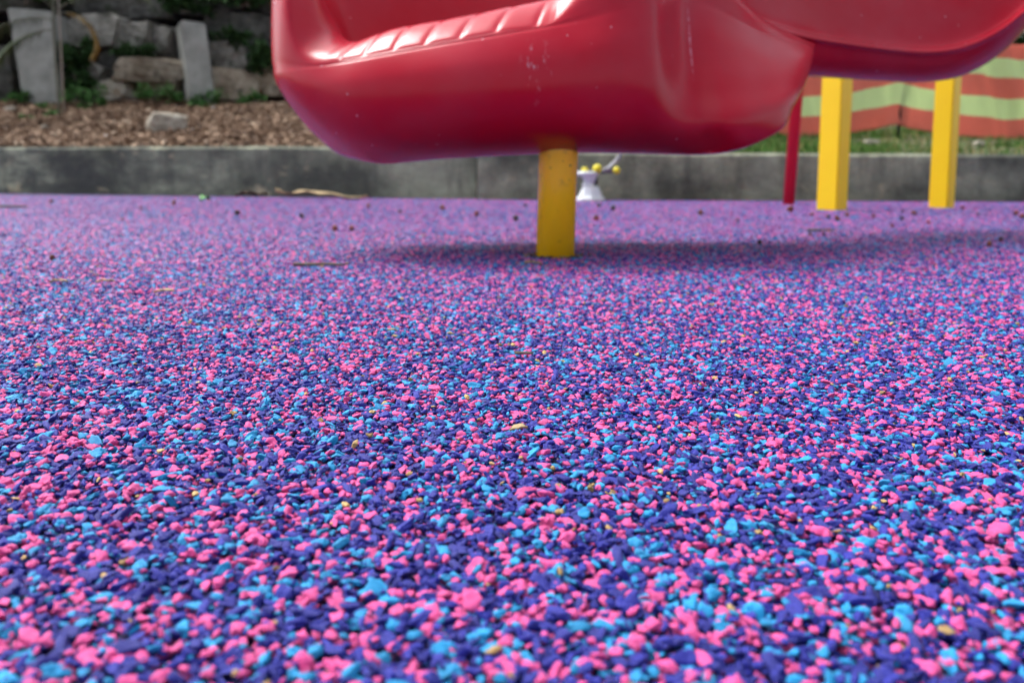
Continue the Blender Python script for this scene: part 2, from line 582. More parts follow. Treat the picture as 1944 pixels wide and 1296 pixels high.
ng.links.new(gi.outputs[0], ip.inputs['Points'])
ng.links.new(ci.outputs[0], ip.inputs['Instance'])
ng.links.new(named('vid', 'INT'), ip.inputs['Instance Index'])
ng.links.new(named('rot', 'FLOAT_VECTOR'), ip.inputs['Rotation'])
ng.links.new(named('scl', 'FLOAT_VECTOR'), ip.inputs['Scale'])
ng.links.new(ip.outputs[0], go.inputs[0])
gran.modifiers.new('scatter', 'NODES').node_group = ng
print('granules', N)

# ------------------------------------------------------------------ kerb walls


def kerb(name, a, b, h, thick, label, nz, seed):
    """a to b along the floor edge, thickness away from the camera"""
    a, b = Vector((a.x, a.y, 0)), Vector((b.x, b.y, 0))
    d = (b - a); L = d.length; d.normalize()
    n = Vector((-d.y, d.x, 0))
    if n.y < 0: n = -n
    prof = [(0, -0.055), (0.0, 0.0), (0.004, h * 0.5), (0.008, h - 0.014), (0.020, h), (thick - 0.02, h + 0.002), (thick, h - 0.02), (thick, -0.055)]
    m = max(2, int(L / 0.05))
    v, f = [], []
    for i in range(m + 1):
        q = a + d * (L * i / m)
        for t, z in prof:
            w = noise.noise(Vector((i * 0.22, z * 6, seed))) * 0.006 if 0 < z else 0
            zz = z + (noise.noise(Vector((i * 0.13, seed, 3))) * 0.004 if z > h * 0.9 else 0)
            v.append(q + n * (t + w) + Vector((0, 0, zz)))
    k_ = len(prof)
    for i in range(m):
        for j in range(k_ - 1):
            f.append((i * k_ + j, (i + 1) * k_ + j, (i + 1) * k_ + j + 1, i * k_ + j + 1))
    f.append(tuple(range(k_))); f.append(tuple(m * k_ + j for j in range(k_ - 1, -1, -1)))
    o = link(name, mesh(name, v, f, MAT_KERB, smooth=False))
    return tag(o, label, 'kerb wall')


KLH, KRH = 0.250, 0.222
kerb('concrete_kerb', KLE, KL1 - (KL1 - KL0).normalized() * 0.003, KLH, 0.13, 'dark weathered concrete kerb holding back the brown mulch bed', 0, 1.3)
kerb('concrete_kerb', KR0 + Vector((0.002, 0.012, 0)), KRE, KRH, 0.13, 'grey concrete kerb below the grass and the striped barrier', 0, 7.7)

# ------------------------------------------------------------------ banks
YW = 6.6


def kerb_y(x):
    if x < KL1.x:
        t = (x - KL1.x) / (KL0.x - KL1.x)
        return KL1.y + t * (KL0.y - KL1.y)
    t = (x - KR0.x) / (KR1.x - KR0.x)
    return KR0.y + t * (KR1.y - KR0.y)


ZW = at(250, 196, YW).z


def mulch_z(x, y):
    y0 = kerb_y(x) + 0.10
    t = max(0.0, min(1.0, (y - y0) / (YW - y0)))
    return (KLH - 0.015) + (ZW - KLH + 0.015) * t + 0.02 * noise.noise(Vector((x * 2, y * 2, 0)))


ZF = at(1600, 258, 5.6).z


def grass_z(x, y):
    y0 = kerb_y(x) + 0.10
    t = max(0.0, (y - y0) / (5.6 - y0))
    return (KRH - 0.015) + (ZF - KRH) * min(t, 3.2) + 0.02 * noise.noise(Vector((x * 2, y * 2, 5)))


def bank(name, x0, x1, y1, zf, mat, step=0.1):
    xs = np.arange(x0, x1 + 1e-6, step)
    m = 40
    v, f = [], []
    for x in xs:
        y0 = kerb_y(x) + 0.115
        for j in range(m + 1):
            y = y0 + (y1 - y0) * j / m
            v.append((x, y, zf(x, y)))
    for i in range(len(xs) - 1):
        for j in range(m):
            a = i * (m + 1) + j
            f.append((a, a + m + 1, a + m + 2, a + 1))
    return tag(link(name, mesh(name, v, f, mat)), kind='structure')


XB = 0.0
bank('mulch_bed', -5.6, XB, YW + 0.5, mulch_z, MAT_MULCHBASE)
bank('grass_bank', XB, 6.4, 14.0, grass_z, MAT_TURF)


class Soup:
    """many small faces in one mesh, with a tint per face"""
    def __init__(self): self.v, self.f, self.t = [], [], []

    def add(self, vs, fs, tint):
        b = len(self.v)
        self.v += [tuple(x) for x in vs]
        self.f += [tuple(i + b for i in q) for q in fs]
        self.t += [tint] * len(vs)

    def mesh(self, name, mat, smooth=False):
        me = mesh(name, self.v, self.f, mat, smooth)
        a = me.attributes.new('tint', 'FLOAT', 'POINT')
        a.data.foreach_set('value', np.array(self.t, dtype=np.float32))
        return me


# wood chips
sp_ = Soup()
rr = random.Random(5)
BOXF = [(0, 1, 2, 3), (4, 7, 6, 5), (0, 4, 5, 1), (1, 5, 6, 2), (2, 6, 7, 3), (3, 7, 4, 0)]
for _ in range(15000):
    x = rr.uniform(-4.9, 0.05)
    y0 = kerb_y(x) + 0.12
    y = y0 + (YW - y0) * rr.random() ** 1.1
    L = rr.uniform(0.010, 0.034); W = L * rr.uniform(0.25, 0.6); T = rr.uniform(0.002, 0.006)
    Mx = Matrix.Rotation(rr.uniform(0, 6.28), 3, 'Z') @ Matrix.Rotation(rr.gauss(0, 0.35), 3, 'X') @ Matrix.Rotation(rr.gauss(0, 0.35), 3, 'Y')
    z = mulch_z(x, y) + rr.uniform(0.0, 0.014)
    vs_ = []
    for zz in (-T, T):
        for sx, sy in ((-1, -1), (1, -1), (1, 1), (-1, 1)):
            vs_.append(Mx @ Vector((sx * L * rr.uniform(.7, 1), sy * W * rr.uniform(.6, 1), zz)) + Vector((x, y, z)))
    sp_.add(vs_, BOXF, min(1, max(0, rr.gauss(0.48, 0.22))))
tag(link('wood_mulch', sp_.mesh('wood_mulch', MAT_CHIP)), 'brown wood chip mulch covering the bed behind the kerb', 'mulch', kind='stuff')

# grass
sp_ = Soup()
for _ in range(42000):
    x = rr.uniform(XB, 5.2)
    y0 = kerb_y(x) + 0.13
    y = y0 + (7.4 - y0) * rr.random() ** 1.5
    bare = noise.noise(Vector((x * 1.1, y * 1.4, 9.0))) + 0.30 * (x - 1.6)
    if bare > 0.22 and rr.random() < 0.75:
        continue
    z = grass_z(x, y)
    h = rr.uniform(0.014, 0.040)
    a = rr.uniform(0, 6.28); w = rr.uniform(0.002, 0.004)
    dx, dy = math.cos(a), math.sin(a)
    lean = h * rr.uniform(0.2, 0.8); b = rr.uniform(0, 6.28)
    lx, ly = math.cos(b) * lean, math.sin(b) * lean
    p = Vector((x, y, z))
    vs_ = [p + Vector((-dx * w, -dy * w, -.004)), p + Vector((dx * w, dy * w, -.004)),
           p + Vector((lx * .4 + dx * w * .8, ly * .4 + dy * w * .8, h * .6)), p + Vector((lx * .4 - dx * w * .8, ly * .4 - dy * w * .8, h * .6)),
           p + Vector((lx, ly, h))]
    sp_.add(vs_, [(0, 1, 2, 3), (3, 2, 4)], 1.0 if rr.random() < 0.08 + max(0, bare) * 0.4 else min(.9, max(0, rr.gauss(0.5, 0.25))))
tag(link('bank_grass', sp_.mesh('bank_grass', MAT_GRASS)), 'short green grass growing on the bank behind the kerb', 'grass', kind='stuff')

# ------------------------------------------------------------------ stone wall


def stone_mesh(name, w, d, h, seed, mat, rough=0.04, rnd=0.0):
    """a rough quarried block of the given size, standing on its base"""
    bm = bmesh.new()
    bmesh.ops.create_cube(bm, size=2.0)
    bmesh.ops.subdivide_edges(bm, edges=bm.edges[:], cuts=8, use_grid_fill=True)
    r = random.Random(seed)
    off = Vector((r.uniform(0, 90), r.uniform(0, 90), r.uniform(0, 90)))
    tx, tz, ty = r.uniform(-.22, .22), r.uniform(-.16, .16), r.uniform(-.2, .2)
    cuts = []
    for _ in range(4):                                   # corners and edges knocked off
        n = Vector((r.choice((-1, 1)) * r.uniform(.2, 1), -r.uniform(.1, 1), r.choice((-1, 1)) * r.uniform(.2, 1))).normalized()
        cuts.append((n, r.uniform(1.28, 1.62)))
    for v in bm.verts:
        p = v.co.copy()
        q = p.normalized() * 1.25
        p = p.lerp(q, max(0, rnd + 0.12 * noise.noise(p * 1.1 + off)))
        for n, dd in cuts:
            t = p.dot(n)
            if t > dd: p -= n * (t - dd)
        p.z += tx * p.x * (1 if p.z > 0 else .3)
        p.x += tz * p.z
        p.y += ty * p.x
        nrm = v.co.normalized()
        a = 1 - 2 * abs(noise.noise(p * 1.3 + off))
        p += nrm * rough * (1.6 * a + 1.6 * noise.noise(p * 2.6 + off) + .9 * noise.noise(p * 6 + off))
        v.co = Vector((p.x * w / 2, p.y * d / 2, p.z * h / 2 + h / 2))
    return bm_mesh(name, bm, mat, False)


wall = empty('stone_wall', (at(250, 196, YW).x, YW, ZW))
tag(wall, 'dry stacked rough stone retaining wall behind the mulch bed', 'stone wall')
G_, T_, PL, DK = MAT_ST_GREY, MAT_ST_TAN, MAT_ST_PALE, MAT_ST_DARK
#         x0   y0   x1   y1  depth-offset material
stones = [
    (151, -12, 248, 32, .16, DK), (250, -14, 326, 38, .18, DK), (128, 30, 234, 92, .05, G_), (236, 44, 292, 92, .04, G_),
    (286, 50, 330, 106, .10, G_), (190, 98, 238, 152, .12, DK), (222, 110, 345, 155, -.10, T_), (266, 155, 338, 190, -.02, T_),
    (194, 154, 246, 193, -.12, PL), (140, 158, 198, 193, -.08, G_), (144, 114, 186, 160, .02, G_),
    (404, 78, 478, 137, -.02, G_), (410, 134, 491, 192, -.10, T_), (490, 128, 545, 184, -.02, T_),
    (394, 20, 441, 78, .14, DK), (442, 28, 502, 88, .14, DK), (-30, 84, 22, 132, .06, DK), (-35, 132, 34, 188, .04, DK),
    (-60, -30, 70, 22, .20, DK), (70, -40, 150, 28, .22, DK), (95, 95, 146, 150, .16, DK), (100, 148, 145, 192, .10, DK),
    (330, -30, 396, 30, .20, DK), (396, -40, 470, 22, .22, DK), (470, -30, 530, 28, .24, DK),
    (500, 30, 565, 84, .16, DK), (476, 84, 540, 132, .10, DK), (540, 84, 620, 140, .08, G_), (545, 138, 640, 188, .0, T_), (560, 20, 650, 84, .12, DK),
    (640, 80, 730, 186, .05, G_), (650, 0, 760, 82, .12, G_), (730, 84, 840, 188, .04, T_), (760, 10, 860, 84, .12, DK), (840, 80, 930, 188, .06, G_), (860, 0, 960, 80, .1, DK),
    (-120, 20, -55, 90, .1, DK), (-150, 88, -30, 188, .05, G_), (-230, 20, -120, 90, .1, DK), (-260, 90, -150, 188, .05, DK),
    (-60, -110, 60, -32, .3, G_), (60, -115, 170, -40, .3, DK), (170, -110, 300, -12, .3, G_), (300, -105, 400, -30, .3, DK), (400, -110, 530, -30, .3, G_),
    (530, -80, 640, 20, .3, DK), (640, -90, 770, 0, .3, G_), (770, -90, 900, 8, .3, DK), (-180, -80, -60, 20, .3, DK),
]
for i, (x0, y0, x1, y1, dd, mt) in enumerate(stones):
    Y = YW + 0.18 + dd
    a, b = at(x0, y1, Y), at(x1, y0, Y)
    w, h = abs(b.x - a.x) * 0.97, abs(b.z - a.z) * 0.96
    o = link('stone', stone_mesh('stone', w, 0.42, h, 50 + i, mt), wall)
    o.location = Vector(((a.x + b.x) / 2, Y + 0.16, a.z)) - wall.location
    o.rotation_euler = (R(random.uniform(-4, 4)), R(random.uniform(-4, 4) if i not in (10,) else 32), R(random.uniform(-9, 9)))
# earth behind the stones
v, f = [], []
xs = np.arange(-5.6, 0.9, 0.15); zs = np.linspace(ZW - 0.2, ZW + 1.55, 14)
for x in xs:
    for z in zs:
        v.append((x, YW + 0.62 + 0.10 * noise.noise(Vector((x * 3, z * 3, 1))) + 0.15 * (z - ZW), z))
    v.append((x, YW + 6.0, ZW + 2.3))
mz = len(zs) + 1
for i in range(len(xs) - 1):
    for j in range(mz - 1):
        f.append((i * mz + j, (i + 1) * mz + j, (i + 1) * mz + j + 1, i * mz + j + 1))
tag(link('earth_bank', mesh('earth_bank', v, f, MAT_SOIL)), kind='structure')

# concrete pillars leaning against the wall


def slab(name, corners, Yb, thick, lean, label, skew=-0.02):
    """corners: four photograph positions bottom-left, bottom-right, top-right, top-left"""
    bl, br, tr, tl = [at(px, py, Yb + (lean if i > 1 else 0)) for i, (px, py) in enumerate(corners)]
    bl.z -= 0.08; br.z -= 0.08
    bm = bmesh.new()
    fr = [bm.verts.new(p) for p in (bl, br, tr, tl)]
    bk = [bm.verts.new(p + Vector((skew, thick, 0))) for p in (bl, br, tr, tl)]
    bm.faces.new(fr)
    bm.faces.new(bk[::-1])
    for i in range(4):
        bm.faces.new((fr[i], bk[i], bk[(i + 1) % 4], fr[(i + 1) % 4]))
    bmesh.ops.bevel(bm, geom=bm.edges[:], offset=0.012, segments=2, affect='EDGES')
    bmesh.ops.subdivide_edges(bm, edges=[e for e in bm.edges if e.calc_length() > 0.1], cuts=4, use_grid_fill=True)
    for vv in bm.verts:
        vv.co += Vector((0.004 * noise.noise(vv.co * 7), 0.006 * noise.noise(vv.co * 5 + Vector((3, 3, 3))), 0.004 * noise.noise(vv.co * 9)))
    return tag(link(name, bm_mesh(name, bm, MAT_PILLAR, False)), label, 'concrete pillar')


slab('concrete_pillar', [(44, 190), (114, 190), (98, 22), (12, 14)], YW - 0.12, 0.3, 0.12, 'wide pale grey concrete pillar behind the young palm')
slab('concrete_pillar', [(362, 191), (411, 191), (391, 44), (342, 38)], YW - 0.12, 0.45, 0.10, 'narrow grey concrete pillar between the stacked stones', -0.23)


# ------------------------------------------------------------------ foliage
def leaf_cloud(soup, n, sampler, size, rnd, droop=0.3):
    for _ in range(n):
        p = sampler()
        L = size * rnd.uniform(0.6, 1.3); W = L * rnd.uniform(0.28, 0.45)
        Mx = Matrix.Rotation(rnd.uniform(0, 6.28), 3, 'Z') @ Matrix.Rotation(rnd.gauss(droop, 0.6), 3, 'X') @ Matrix.Rotation(rnd.gauss(0, 0.5), 3, 'Y')
        vs_ = [Vector((0, 0, 0)), Vector((W, L * .5, .12 * L)), Vector((0, L, -.05 * L)), Vector((-W, L * .5, .12 * L))]
        soup.add([Mx @ q + p for q in vs_], [(0, 1, 2), (0, 2, 3)], min(1, max(0, rnd.gauss(0.5, 0.25))))


def bush(name, label, centre, rad, n, size, mat, cat='shrub', group=None, stems=4, seed=1):
    rnd = random.Random(seed)
    root = empty(name, (centre[0], centre[1], centre[2] - rad[2]))
    tag(root, label, cat, group)
    lobes = [(Vector((rnd.uniform(-.95, .95) * rad[0], rnd.uniform(-.7, .7) * rad[1], rad[2] * rnd.uniform(0.2, 1.7))), rnd.uniform(.18, .55)) for _ in range(13)]

    def samp():
        c, s = rnd.choice(lobes)
        d = Vector((rnd.gauss(0, 1), rnd.gauss(0, 1), rnd.gauss(0, 1))).normalized() * (rnd.random() ** 0.45) * s * rnd.uniform(.6, 1.5)
        return c + Vector((d.x * rad[0], d.y * rad[1], d.z * rad[2]))
    sp = Soup(); leaf_cloud(sp, n, samp, size, rnd)
    link('foliage', sp.mesh('foliage', mat), root)
    for i in range(stems):
        c = lobes[i][0]
        v, f = tube([(rnd.uniform(-.05, .05), rnd.uniform(-.05, .05), 0), c * 0.5 + Vector((rnd.uniform(-.03, .03), 0, 0)), c], [size * .16, size * .12, size * .06], 6)
        link('stem', mesh('stem', v, f, MAT_BARK), root)
    return root


def tree(label, base, h, rad, n, size, seed):
    rnd = random.Random(seed)
    root = empty('tree', base)
    tag(root, label, 'tree', 'trees above the stone wall')
    top = Vector((rnd.uniform(-.2, .2), rnd.uniform(-.2, .2), h))
    v, f = tube([(0, 0, -.3), top * .3 + Vector((.05, 0, 0)), top * .65, top], [.13, .10, .075, .03], 10)
    tr = link('trunk', mesh('trunk', v, f, MAT_BARK), root)
    lobes = []
    for i in range(16):
        a = rnd.uniform(0, 6.28); e = rnd.uniform(.2, 1)
        c = Vector((math.cos(a) * rad * e, math.sin(a) * rad * e, h * rnd.uniform(.55, 1.15)))
        lobes.append((c, rnd.uniform(.35, .65) * rad * .7))
        s = top * rnd.uniform(.45, .9)
        v, f = tube([s, s.lerp(c, .5) + Vector((0, 0, .1)), c], [.035, .022, .008], 6)
        link('limb', mesh('limb', v, f, MAT_BARK), tr)

    def samp():
        c, s = rnd.choice(lobes)
        return c + Vector((rnd.gauss(0, 1), rnd.gauss(0, 1), rnd.gauss(0, .7))).normalized() * (rnd.random() ** .4) * s
    sp = Soup(); leaf_cloud(sp, n, samp, size, rnd)
    link('crown', sp.mesh('crown', MAT_LEAF), root)


tree('leafy tree rising above the left end of the stone wall', (-4.2, 11.0, 2.0), 3.6, 1.9, 9000, 0.16, 3)
tree('leafy tree above the stone wall directly behind the red slide', (-1.2, 12.0, 2.0), 3.8, 2.0, 9000, 0.16, 4)
tree('tree on the far bank behind the striped barrier', (4.2, 12.5, 0.8), 4.0, 2.2, 9000, 0.17, 6)


def bpx(name, label, px, py, Y, rx, ry, rz, n, size, mat, seed, cat='shrub', group=None, stems=3):
    p = at(px, py, Y)
    return bush(name, label, (p.x, p.y, p.z), (rx, ry, rz), n, size, mat, cat, group, stems, seed)


bpx('shrub', 'dark leafy shrub hanging over the stone wall top above the narrow pillar', 350, 0, 6.75, .17, .13, .10, 800, .05, MAT_LEAF, 11)
bpx('shrub', 'dark leafy shrub at the wall beside the left edge of the red slide', 505, 105, 6.65, .10, .12, .14, 700, .045, MAT_LEAF, 12)
bpx('shrub', 'green shrub trailing at the wall top beside the slide', 470, -20, 6.8, .22, .15, .14, 800, .06, MAT_LEAF, 13)
bpx('shrub', 'dark ferny undergrowth between the palm stem and the stones', 150, 130, 6.62, .10, .10, .22, 800, .055, MAT_LEAF, 14)
bpx('shrub', 'dark trailing plant in the gap between tan stones and narrow pillar', 262, 100, 6.72, .16, .10, .05, 420, .04, MAT_LEAF, 16)
bpx('shrub', 'dark trailing plant hanging over the stones right of the narrow pillar', 440, 75, 6.72, .14, .10, .07, 420, .045, MAT_LEAF, 17)
bpx('shrub', 'dark creeper over the stones at the upper left corner', 40, -22, 6.8, .30, .15, .12, 1000, .06, MAT_LEAF, 15)
for i, (px, py, rx, rz, n, lb) in enumerate([
        (390, 192, .09, .06, 420, 'bright green weed clump at the foot of the narrow pillar'),
        (305, 178, .12, .05, 380, 'green weeds growing at the foot of the tan stones'),
        (165, 180, .12, .06, 420, 'green weeds beside the pale stone near the palm'),
        (480, 188, .08, .04, 250, 'green weeds below the stones beside the slide'),
        (35, 188, .07, .035, 200, 'small green weeds at the foot of the wide pillar')]):
    bpx('weed_clump', lb, px, py, 6.45, rx * 1.2, .08, rz * 1.25, n, .032, MAT_WEED, 30 + i, 'weed', 'weeds along the stone wall', 2)
for i, (px, py, n, lb) in enumerate([(105, 222, 60, 'green seedling in the mulch in front of the palm stem'), (47, 231, 30, 'tiny green seedling in the mulch left of the palm'),
                                     (163, 209, 45, 'green seedling in the mulch right of the palm'), (84, 208, 40, 'green seedling in the mulch behind the others by the palm')]):
    d0 = at(px, py, 5.0)
    Y = 5.0
    for _ in range(30):
        q = at(px, py, Y); Y += (q.z < mulch_z(q.x, q.y)) * -0.05 + (q.z > mulch_z(q.x, q.y)) * 0.05
        Y = min(6.4, max(4.4, Y))
    q = at(px, py, Y)
    bush('seedling', lb, (q.x, q.y, mulch_z(q.x, q.y) + .02), (.05, .05, .022), n, .03, MAT_WEED, 'seedling', 'seedlings in the mulch', 1, 60 + i)

# background hedge behind the striped barrier
for i, x in enumerate((1.3, 2.7, 4.1, 5.3, 6.4)):
    bush('hedge_shrub', ['dark leafy shrub behind the striped barrier, nearest the slide', 'dark leafy shrub behind the striped barrier, second from the slide',
                         'dark leafy shrub behind the striped barrier, third from the slide', 'dark leafy shrub behind the striped barrier, fourth from the slide', 'dark leafy shrub behind the striped barrier at its far right end'][i],
         (x, 8.6, 1.25), (1.0, .6, .85), 5200, .12, MAT_LEAF, 'shrub', 'shrubs behind the barrier', 4, 80 + i)

# palm sapling
pb = at(112, 205, 5.95)
pb.z = mulch_z(pb.x, pb.y)
palm = empty('palm_sapling', pb)
tag(palm, 'thin young palm with drooping fronds standing in the mulch', 'palm')
PX = 5.95 / FPX
hp = 0.86
v, f = tube([(0, 0, -.05), (-.004, 0, .2), (-.010, 0, .45), (-.008, 0, .65), (0, 0, hp)], [.011, .010, .009, .008, .005], 8)
link('stem', mesh('stem', v, f, MAT_PSTEM), palm)


def frond(parent, base, azim, elev, length, seed, mat, nl=16, droop=1.1, ll=.13):
    rnd = random.Random(seed)
    pts = []
    p = Vector(base); e = elev
    for i in range(13):
        pts.append(p.copy())
        p = p + Vector((math.cos(azim) * math.cos(e), math.sin(azim) * math.cos(e), math.sin(e))) * (length / 12)
        e -= droop / 12
    fr = link('frond', mesh('frond', *tube(pts, [.005 - .0003 * i for i in range(13)], 5), MAT_PSTEM), parent)
    sp = Soup()
    side = Vector((-math.sin(azim), math.cos(azim), 0))
    for i in range(nl):
        t = 2 + i * 10.0 / nl
        a = pts[int(t)].lerp(pts[min(12, int(t) + 1)], t % 1)
        fw = (pts[min(12, int(t) + 1)] - pts[int(t)]).normalized()
        for s in (-1, 1):
            d = (fw * .7 + side * s * .8 + Vector((0, 0, -.35))).normalized()
            L = ll * rnd.uniform(.7, 1.1) * (1 - .4 * abs(i / nl - .4))
            n = Vector((0, 0, 1)).cross(d).normalized() * .007
            b = a + d * L * .5 + Vector((0, 0, .012)); c = a + d * L + Vector((0, 0, -.02))
            sp.add([a - n * .6, a + n * .6, b + n, b - n, c], [(0, 1, 2, 3), (3, 2, 4)], rnd.random())
    link('leaflets', sp.mesh('leaflets', mat), fr)


for i, (az, el, L, z) in enumerate([(3.0, .25, .62, .66), (3.4, .75, .7, .74), (2.7, 1.0, .75, .80), (.3, .7, .65, .72), (-.2, 1.1, .7, .82), (4.4, .9, .6, .76), (1.3, .9, .6, .78),
                                    (3.25, -.05, .5, .60)]):
    frond(palm, (0, 0, z), az, el, L, 200 + i, MAT_PALM)
frond(palm, (0, 0, .70), .1, .3, .5, 230, MAT_DRYPALM, 12, 2.6, .09)
# timber stake beside it
sb = at(121, 200, 6.02)
v, f = lathe([(.0065, -.08), (.0065, .95), (.005, .96)], 8)
tag(link('garden_stake', mesh('garden_stake', v, f, MAT_WOOD), None, (sb.x, sb.y, mulch_z(sb.x, sb.y))), 'thin pale stake standing right beside the palm stem', 'stake')

# loose rock and pale chips on the mulch


def mulch_at(px, py):
    for i in range(400):
        Y = 4.3 + i * 0.006
        q = at(px, py, Y)
        if q.z <= mulch_z(q.x, q.y):
            return q
    return at(px, py, 5.5)


q = mulch_at(308, 250)
sc = q.y / FPX
o = link('loose_rock', stone_mesh('loose_rock', 62 * sc, .2, 40 * sc, 401, MAT_ST_PALE, .05, .3), None, (q.x, q.y + .05, mulch_z(q.x, q.y) - .02), (R(4), R(10), R(25)))
tag(o, 'single pale angular rock lying alone on the mulch', 'rock')
for i, (px, py, wpx, lb) in enumerate([(85, 246, 11, 'small pale pebble in the mulch below the palm'), (201, 262, 9, 'small white pebble at the front of the mulch'),
                                       (408, 209, 9, 'white pebble in the mulch below the narrow pillar'), (20, 214, 16, 'pale chip of stone in the mulch at the left edge')]):
    q = mulch_at(px, py); s = q.y / FPX * wpx
    tag(link('pebble', stone_mesh('pebble', s, s, s * .7, 420 + i, MAT_WHITE if i in (1, 2) else MAT_ST_PALE, .01, .5), None, (q.x, q.y, mulch_z(q.x, q.y) - .002)), lb, 'pebble', 'pale pebbles in the mulch')

# ------------------------------------------------------------------ striped barrier
bar = empty('barrier_fence', (at(1705, 262, 5.55).x, 5.55, grass_z(at(1705, 262, 5.55).x, 5.55)))
tag(bar, 'orange and green striped mesh barrier sagging between stakes', 'barrier')
bx = [1150, 1250, 1330, 1420, 1500, 1560, 1620, 1670, 1705, 1745, 1790, 1840, 1870, 1910, 1944, 2000, 2080, 2160, 2260]
by = [250, 252, 257, 262, 261, 259, 253, 244, 236, 246, 255, 261, 264, 265, 264, 258, 238, 256, 262]
bd = [5.7, 5.6, 5.68, 5.75, 5.74, 5.70, 5.64, 5.60, 5.57, 5.60, 5.66, 5.72, 5.74, 5.73, 5.71, 5.66, 5.57, 5.66, 5.7]
hh = 0.64
tl = [i_ / 33 for i_ in range(34)]
mi_of = [1 if .205 < (t_ + .015) < .41 or .63 < (t_ + .015) < .86 else 0 for t_ in tl]
v, f, mi = [], [], []
NX = 150
cols = []
for i in range(NX + 1):
    px = 1150 + (2260 - 1150) * i / NX
    y = np.interp(px, bx, by); D = np.interp(px, bx, bd)
    for j, t in enumerate(tl):
        wr = 0.045 * noise.noise(Vector((i * .20 + t * 1.2, t * 1.6, 2))) + 0.016 * noise.noise(Vector((i * .55 + t * 3, t * 4, 8)))
        b = at(px, y, D)
        sag = 0.05 * noise.noise(Vector((i * .09, 4, 4)))
        b.y += wr + 0.05 * (t - .5) * noise.noise(Vector((i * .07, 1, 1)))
        b.z += hh * t + sag * t + .012 * noise.noise(Vector((i * .16, t * 3, 6)))
        v.append(b - bar.location)
m_ = len(tl)
for i in range(NX):
    for j in range(m_ - 1):
        f.append((i * m_ + j, (i + 1) * m_ + j, (i + 1) * m_ + j + 1, i * m_ + j + 1)); mi.append(mi_of[j])
me = mesh('fabric', v, f, [MAT_ORANGE, MAT_GREEN], True, mi)
fo = link('fabric', me, bar)
sm = fo.modifiers.new('thick', 'SOLIDIFY'); sm.thickness = 0.003
for px in (1250, 1705, 2080):
    p = at(px, 264, 5.605 if px != 1250 else 5.635)
    gz = grass_z(p.x, p.y)
    v, f = lathe([(.011, -.1), (.011, 1.02), (.008, 1.03)], 8)
    link('stake', mesh('stake', v, f, MAT_BLACK), bar, Vector((p.x, p.y, gz)) - bar.location)
for i, (px, py, lb) in enumerate([(1655, 279, 'pale stone lying in the grass between the square posts'), (1858, 281, 'white stone in the thin grass right of the square posts')]):
    p = at(px, py, 4.75); p.z = grass_z(p.x, p.y)
    tag(link('bank_stone', stone_mesh('bank_stone', .07 - .02 * i, .06, .035, 440 + i, MAT_ST_PALE, .01, .4), None, p), lb, 'stone')

# ------------------------------------------------------------------ posts


def square_post(name, px, py, w, h, rz, label, mat):
    p = on_floor(px, py)
    root = empty(name, (p.x, p.y, 0), rz)
    tag(root, label, 'post')
    bm = bmesh.new()
    bmesh.ops.create_cube(bm, size=1.0)
    for vv in bm.verts:
        vv.co = Vector((vv.co.x * w, vv.co.y * w, (vv.co.z + .5) * h - .03))
    bmesh.ops.bevel(bm, geom=[e for e in bm.edges if abs((e.verts[0].co - e.verts[1].co).z) > .5], offset=.005, segments=3, affect='EDGES')
    link('shaft', bm_mesh('shaft', bm, mat, False), root)
    bm = bmesh.new()
    bmesh.ops.create_cube(bm, size=1.0)
    for vv in bm.verts:
        vv.co = Vector((vv.co.x * (w + .006), vv.co.y * (w + .006), vv.co.z * .02 + h - .02))
    bmesh.ops.bevel(bm, geom=bm.edges[:], offset=.003, segments=2, affect='EDGES')
    link('cap', bm_mesh('cap', bm, MAT_BLACK, False), root)
    return root


square_post('square_post', 1579, 398, .078, 1.9, R(-49), 'thick square yellow post between red pole and other square post', MAT_YEL)
square_post('square_post', 1787, 394, .070, 1.9, R(-49), 'square yellow post farthest to the right', MAT_YEL)
p = on_floor(1497, 388)
root = empty('red_pole', (p.x, p.y, 0)); root.rotation_euler = (0, R(2.2), 0)
tag(root, 'slim round red pole left of the square yellow posts', 'pole')
v, f = lathe([(.0235, -.02), (.0235, 1.6), (.020, 1.606)], 24)
link('shaft', mesh('shaft', v, f, MAT_REDPOLE), root)
v, f = lathe([(.027, 1.58), (.027, 1.61), (.02, 1.625)], 24)
link('cap', mesh('cap', v, f, MAT_BLACK), root)

# ------------------------------------------------------------------ the red slide
slide = empty('playground_slide', (pf.x, pf.y, 0))
tag(slide, 'glossy red moulded plastic playground slide on a round yellow post', 'slide')


